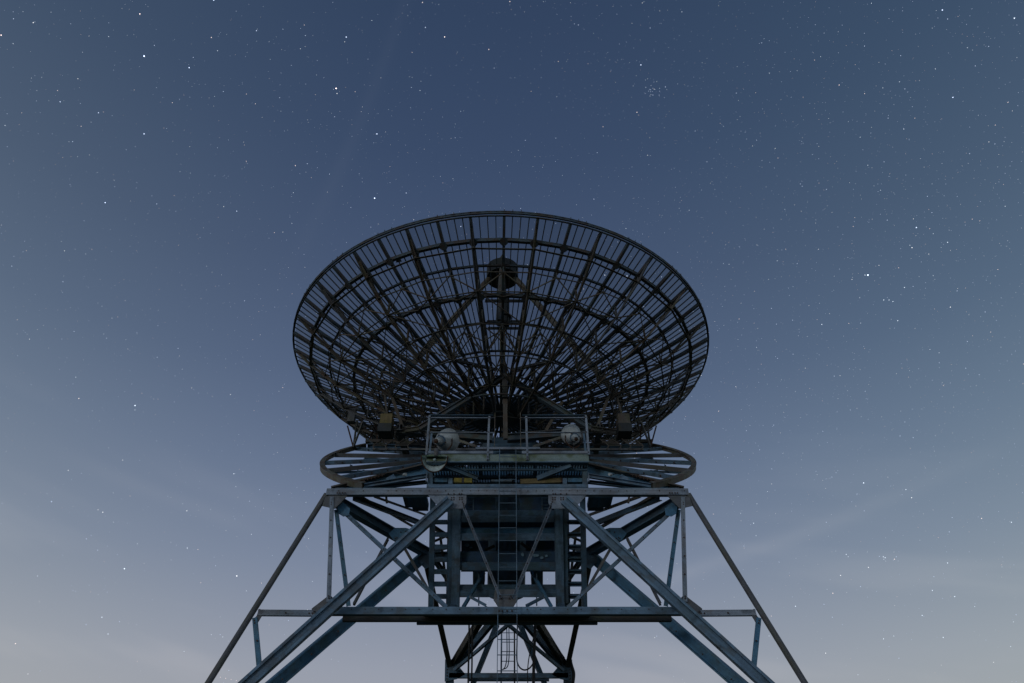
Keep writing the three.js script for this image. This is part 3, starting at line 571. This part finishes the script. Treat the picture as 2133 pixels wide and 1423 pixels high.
    for (const [i, w, m] of [[1, .055, M.lichen], [2, .035, M.lichen], [3, .03, M.brown], [4, .045, M.outer], [5, .03, M.brown], [6, .06, M.rib]]) part(dish, 'hoop_strut', ext(angl(w, w, .012), lo[i], dp(...LC[i], ph2), up), m);
    for (const [rm, i] of [[4.53, 2], [3.75, 4], [2.83, 5]]) { const m = dp(rm, surf(rm) - .1, mid); part(dish, 'bay_brace', ext(rect(.026, .03), lo[i], m, up), M.lichen); part(dish, 'bay_brace', ext(rect(.026, .03), dp(...LC[i], ph2), m, up), M.brown); }
    // hanging K frames half way between two trusses
    for (const [r, h, i, rs] of [[5.3, 14.2, 2, 5.3], [3.95, 13.4, 4, 3.75], [3.0, 13.0, 5, 2.83]]) {
      const m = dp(r, h, mid), q = t => lo[i - 1].clone().lerp(lo[i], t), q2 = t => dp(...LC[i - 1], ph2).lerp(dp(...LC[i], ph2), t);
      part(dish, 'hanging_post', ext(rect(.03, .035), m, dp(rs, surf(rs) - .08, mid), NF), M.rib);
      part(dish, 'bay_brace', ext(rect(.024, .028), m, lo[i], up), M.lichen); part(dish, 'bay_brace', ext(rect(.024, .028), m, dp(...LC[i], ph2), up), M.lichen);
      part(dish, 'bay_brace', ext(rect(.022, .026), m, q(.55), up), M.brown); part(dish, 'bay_brace', ext(rect(.022, .026), m, q2(.55), up), M.brown);
    }
    for (const [i, j] of [[2, 3], [3, 4], [4, 5]]) part(dish, 'bay_brace', ext(rect(.022, .026), k % 2 ? lo[i] : lo[j], k % 2 ? dp(...LC[j], ph2) : dp(...LC[i], ph2), up), M.brown);
  }
  // heavy back frame: kingpost, inverted V, axle, cradle beams
  const p0 = at(1052, 783, 16.6);
  part(dish, 'king_post', ext(hsec(.12, .12, .03, .03), at(1053, 915, 16.9), at(1051, 765, 16.6), NF), M.brown);
  part(dish, 'king_post_shoe', ext(rect(.15, .15), at(1052, 830, 16.72), at(1051, 766, 16.58), NF), M.outer);
  for (const s of [-1, 1]) {
    const e = at(1052 + s * 178, 893, 16.9);
    part(dish, 'cradle_strut', ext(hsec(.14, .16, .03, .03), p0, e, UP), M.rib);
    part(dish, 'cradle_strut', ext(hsec(.12, .14, .03, .03), e, at(1052 + s * 262, 905, 18.3), UP), M.brown);
    part(dish, 'cradle_strut', ext(rect(.07, .08), at(1052 + s * 20, 770, 16.7), dp(3.4, 13.0, s * 22.5 * RAD + PH0), UP), M.outer);
    part(dish, 'cradle_strut', ext(chan(.08, .1), at(1052 + s * 178, 893, 17.2), at(1052 + s * 142, 924, 16.9), NF), M.outer);
    part(dish, 'cradle_strut', ext(rect(.05, .06), at(1052 + s * 60, 930, 16.2), at(1052 + s * 132, 906, 16.9), UP), M.lichen);
    for (const z of [17.4, 19.6]) part(dish, 'cradle_beam', ext(hsec(.16, .22, .03, .03), V(DC.x + s * .2, 11.75, -z), V(DC.x + s * 2.9, 12.0, -z), UP), M.rib);
    part(dish, 'cradle_beam', ext(hsec(.14, .2, .03, .03), V(DC.x + s * 2.8, 12.0, -17.2), V(DC.x + s * 2.8, 12.0, -19.8), UP), M.rib);
    for (const [q, z] of [[1.3, 17.4], [2.7, 17.4], [2.7, 19.6], [1.3, 19.6]]) { const b = V(DC.x + s * q, 12, -z), a = Math.atan2(s * q, -z + 18.59); part(dish, 'cradle_post', ext(rect(.08, .08), b, dp(q > 2 ? 3.4 : 2.4, q > 2 ? 13 : 12.7, a), NF), M.brown); }
    // counterweight boxes and control cabinets hung in the back frame
    const y = at(1052 + s * 246, 880, 17.3); part(dish, 'counterweight', box(y, .33, .34, .4), s < 0 ? M.wood : M.brown); part(dish, 'counterweight', box(y.clone().add(V(0, -.3, 0)), .38, .26, .5), M.dark);
    part(dish, 'counterweight_hanger', ext(rect(.05, .05), y.clone().add(V(0, .15, 0)), dp(3.6, 13.1, Math.atan2(y.x - DC.x, y.z - DC.z)), NF), M.brown);
    if (s < 0) { const jb = at(733, 867, 19.2); part(dish, 'junction_box', box(jb, .22, .48, .2), M.outer); part(dish, 'junction_box_hanger', ext(rect(.04, .04), jb.clone().add(V(0, .2, 0)), dp(5.0, 13.85, PH0 - 97.5 * RAD), NF), M.brown); }
    // tripod struts from the dish back to the wheel stop
    const foot = at(1047 + s * 311 + (s > 0 ? -3 : 0), 932, 19.4);
    for (const [dx, dy, zz, m] of [[12, -44, 20, M.rust], [-8, -56, 18.6, M.outer], [-20, -54, 18.3, M.outer]]) part(dish, 'stay', ext(rect(.045, .05), foot, at(1047 + s * (311 + dx) + (s > 0 ? -3 : 0), 932 + dy, zz), NF), m);
    part(dish, 'stay', ext(rect(.03, .03), at(1047 + s * 265, 928, 18.9), at(1047 + s * 312, 893, 19.6), NF), M.rib);
  }
  part(dish, 'axle', pipe(V(DC.x - 2.0, 11.55, -17.9), V(DC.x + 2.3, 11.55, -17.9), .11, 18), M.mossy);
  for (const [y, w] of [[627, .1], [669, .06], [684, .09]]) part(dish, 'cross_plate', ext(rect(.02, w), at(1010 + (y - 627) * .1, y, 14.4 + (y - 627) * .02), at(1096 - (y - 627) * .1, y, 14.4 + (y - 627) * .02), UP), M.brown);
  // inner platform between the hub and the surface
  for (const [r, h, w] of [[2.1, 12.62, .04]]) hoop('hub_hoop', r, h, rect(w, w), M.rib, 24);
}
// feed: four legs, cabin with cone roof, horn below
{
  const f = thing('feed_cabin', 'round feed cabin with cone top held over the dish by four pipe legs', 'antenna feed', [DC.x, 13.8, DC.z]);
  const ap = V(DC.x, 19.35, DC.z);
  for (let i = 0; i < 4; i++) { const a = i * 90 * RAD; part(f, 'leg', pipe(dp(3.7, surf(3.7), a), dp(.28, 19.2, a), .105, 14), M.lichen); }
  part(f, 'cabin', pipe(V(DC.x, 18.9, DC.z), V(DC.x, 19.4, DC.z), .56, 32), M.dark);
  part(f, 'roof', new THREE.ConeGeometry(.34, .75, 20).translate(ap.x, ap.y + .42, ap.z).toNonIndexed(), M.brown);
  part(f, 'horn', pipe(V(DC.x + .08, 16.75, DC.z), V(DC.x + .08, 18.1, DC.z), .17, 20), M.dark);
  part(f, 'horn_collar', pipe(V(DC.x + .08, 17.1, DC.z), V(DC.x + .08, 17.16, DC.z), .24, 20), M.dark);
  part(f, 'horn_rod', pipe(V(DC.x + .08, 18.1, DC.z), V(DC.x + .08, 18.9, DC.z), .05, 8), M.dark);
}

// ================================================================ stars
{
  const pal = []; const hues = [[.62, .74, 1], [.75, .86, 1], [.95, .97, 1], [1, .82, .78]];
  const lev = [.42, .5, .6, .75, 1.0, 1.4, 2.0, 3.0];
  for (const h of hues) for (const l of lev) pal.push(h.map(c => c * l));
  const maxE = 3.0, N = pal.length, td = new Float32Array(N * 4);
  pal.forEach((c, i) => { for (let k = 0; k < 3; k++) td[i * 4 + k] = c[k] / maxE; td[i * 4 + 3] = 1; });
  const tex = new THREE.DataTexture(td, N, 1, THREE.RGBAFormat, THREE.FloatType); tex.magFilter = tex.minFilter = THREE.NearestFilter; tex.needsUpdate = true;
  const pos = [], uv = [], R = 4000, tetra = [[1, 1, 1], [-1, -1, 1], [-1, 1, -1], [1, -1, -1]].map(a => a.map(v => v / 1.25)), fc = [[0, 1, 2], [0, 3, 1], [0, 2, 3], [1, 3, 2]];
  function star(dir, size, level, hue) {                              // size in thousandths of a radian
    const d = dir.clone().normalize(); if (d.y < .02) return; const c = d.multiplyScalar(R), r = size * .001 * R, u = (hue * lev.length + level + .5) / N;
    const q = new THREE.Quaternion().setFromEuler(new THREE.Euler(rnd() * 6, rnd() * 6, rnd() * 6)), vs = tetra.map(a => V(...a).applyQuaternion(q).multiplyScalar(r).add(c));
    for (const t of fc) for (const k of t) { pos.push(vs[k].x, vs[k].y + EYE, vs[k].z); uv.push(u, .5); }
  }
  const A = (x, y, b, hue) => star(ray(x, y), [.28, .3, .34, .4, .46, .54, .66, .85][b], b, hue);
  // stars that can be told apart in the photograph: x, y, brightness class, hue
  const known = [[1808, 573, 7, 1], [1802, 573, 5, 1], [780, 413, 7, 0], [700, 184, 7, 3], [702, 195, 5, 2], [721, 77, 6, 0], [718, 87, 4, 2], [926, 77, 6, 3], [300, 117, 7, 0], [394, 141, 6, 0], [300, 279, 6, 0], [785, 279, 6, 0], [219, 422, 6, 0], [493, 440, 5, 0], [534, 64, 5, 0], [445, 0, 6, 0], [291, 29, 6, 3], [1335, 135, 6, 0], [1327, 234, 5, 3], [1363, 21, 0, 0], [880, 5, 5, 3], [1062, 3, 5, 3], [886, 57, 5, 0], [1018, 103, 5, 3], [1205, 52, 4, 0], [1163, 128, 4, 3], [1963, 21, 6, 0], [2113, 38, 6, 1], [1985, 203, 6, 0], [1909, 474, 6, 0], [1900, 516, 5, 2], [1903, 456, 4, 2], [1748, 177, 5, 3], [1801, 195, 4, 3], [1850, 246, 4, 0], [125, 212, 5, 0], [205, 235, 5, 0], [151, 295, 4, 0], [169, 263, 4, 3], [162, 164, 4, 2], [440, 78, 5, 3], [2, 73, 6, 3], [69, 47, 5, 2], [640, 341, 4, 0], [615, 345, 5, 3], [513, 196, 4, 3], [513, 336, 4, 3], [532, 216, 4, 3], [359, 214, 4, 3], [846, 402, 5, 0], [1237, 415, 5, 0], [1244, 318, 4, 0], [1256, 264, 4, 3], [1884, 599, 5, 1], [1841, 625, 5, 1], [1852, 625, 5, 1], [1860, 628, 5, 1], [1870, 668, 5, 1], [1791, 620, 4, 1], [1712, 676, 5, 1], [1980, 640, 5, 2], [1974, 505, 5, 1], [1775, 582, 4, 2], [1831, 553, 4, 2], [1799, 1006, 6, 1], [1887, 1020, 5, 1], [1899, 1037, 5, 2], [1570, 1090, 5, 1], [1575, 1116, 4, 1], [1763, 1155, 5, 1], [1767, 1160, 4, 1], [1840, 1160, 5, 1], [1844, 1162, 5, 1], [1841, 1165, 4, 1], [1832, 1159, 4, 0], [1845, 1169, 3, 1], [1863, 1165, 5, 3], [1867, 1160, 4, 0], [1809, 1182, 5, 2], [1751, 1199, 5, 2], [1735, 1236, 5, 3], [1942, 1230, 5, 1], [1974, 1173, 5, 1], [1989, 1243, 5, 1], [1921, 1282, 5, 1], [1657, 1263, 5, 1], [1720, 1361, 5, 2], [1965, 1328, 5, 1], [1841, 1331, 5, 1], [1862, 1325, 4, 1], [1602, 1325, 4, 1], [2107, 1088, 5, 1], [2045, 1080, 5, 3], [281, 845, 6, 1], [281, 854, 4, 1], [259, 1185, 6, 1], [493, 1200, 6, 2], [418, 1214, 4, 3], [107, 1045, 5, 0], [214, 1067, 5, 2], [389, 1064, 5, 2], [142, 980, 4, 2], [212, 1286, 5, 1], [225, 1321, 5, 1], [32, 1341, 5, 3], [58, 1404, 4, 2], [78, 1200, 4, 1], [412, 1145, 4, 3], [399, 808, 4, 2], [480, 822, 4, 2], [487, 987, 5, 1], [491, 1014, 4, 1], [464, 1327, 4, 1], [513, 1231, 4, 1], [164, 830, 5, 3], [1136, 683, 6, 0], [1260, 573, 6, 1], [1306, 575, 6, 0], [1378, 577, 5, 0], [1341, 639, 5, 0], [960, 472, 6, 0], [834, 521, 5, 3], [2070, 1380, 4, 2]];
  for (const k of known) A(...k);
  for (const [x, y] of [[1356, 178], [1355, 187], [1355, 191], [1359, 191], [1353, 186], [1351, 190], [1364, 186], [1360, 184], [1349, 164], [1374, 184], [1374, 190], [1373, 198], [1356, 197], [1360, 198], [1354, 200], [1368, 170], [1345, 182], [1389, 187], [1386, 181], [1319, 179], [1344, 195]]) A(x, y, rnd() < .4 ? 4 : 3, rnd() < .6 ? 0 : 1);
  for (let i = 0; i < 5; i++) A(459 + i * 11, 1411 + i * 2.3, 4, 3);       // lights of an aircraft low on the left
  const milky = ray(2500, 420).normalize();
  for (let i = 0; i < 80000; i++) {
    const z = rnd(), a = rnd() * 6.28318, h = Math.sqrt(1 - z * z), d = V(h * Math.cos(a), z, h * Math.sin(a));
    const m = Math.max(0, d.dot(milky)), low = sm(.04, .42, d.y); if (rnd() > (.42 + .58 * sm(.72, .98, m)) * (.3 + .7 * low)) continue;
    const b = Math.pow(rnd(), 2.6); const level = b > .9 ? 4 : b > .62 ? 3 : b > .3 ? 2 : b > .1 ? 1 : 0;
    const hu = rnd(); star(d, [.22, .26, .3, .36, .44][level], level, hu < .5 ? 0 : hu < .75 ? 1 : hu < .88 ? 2 : 3);
  }
  const g = new THREE.BufferGeometry(); g.setAttribute('position', new THREE.Float32BufferAttribute(pos, 3)); g.setAttribute('uv', new THREE.Float32BufferAttribute(uv, 2)); g.computeVertexNormals();
  const m = new THREE.Mesh(g, new THREE.MeshStandardMaterial({ color: 0x000000, emissive: 0xffffff, emissiveMap: tex, emissiveIntensity: maxE, roughness: 1 }));
  m.name = 'stars'; m.userData = { kind: 'stuff', label: 'countless small stars scattered over the dusk sky', category: 'stars' }; scene.add(m);
}
renderer.render(scene, camera);
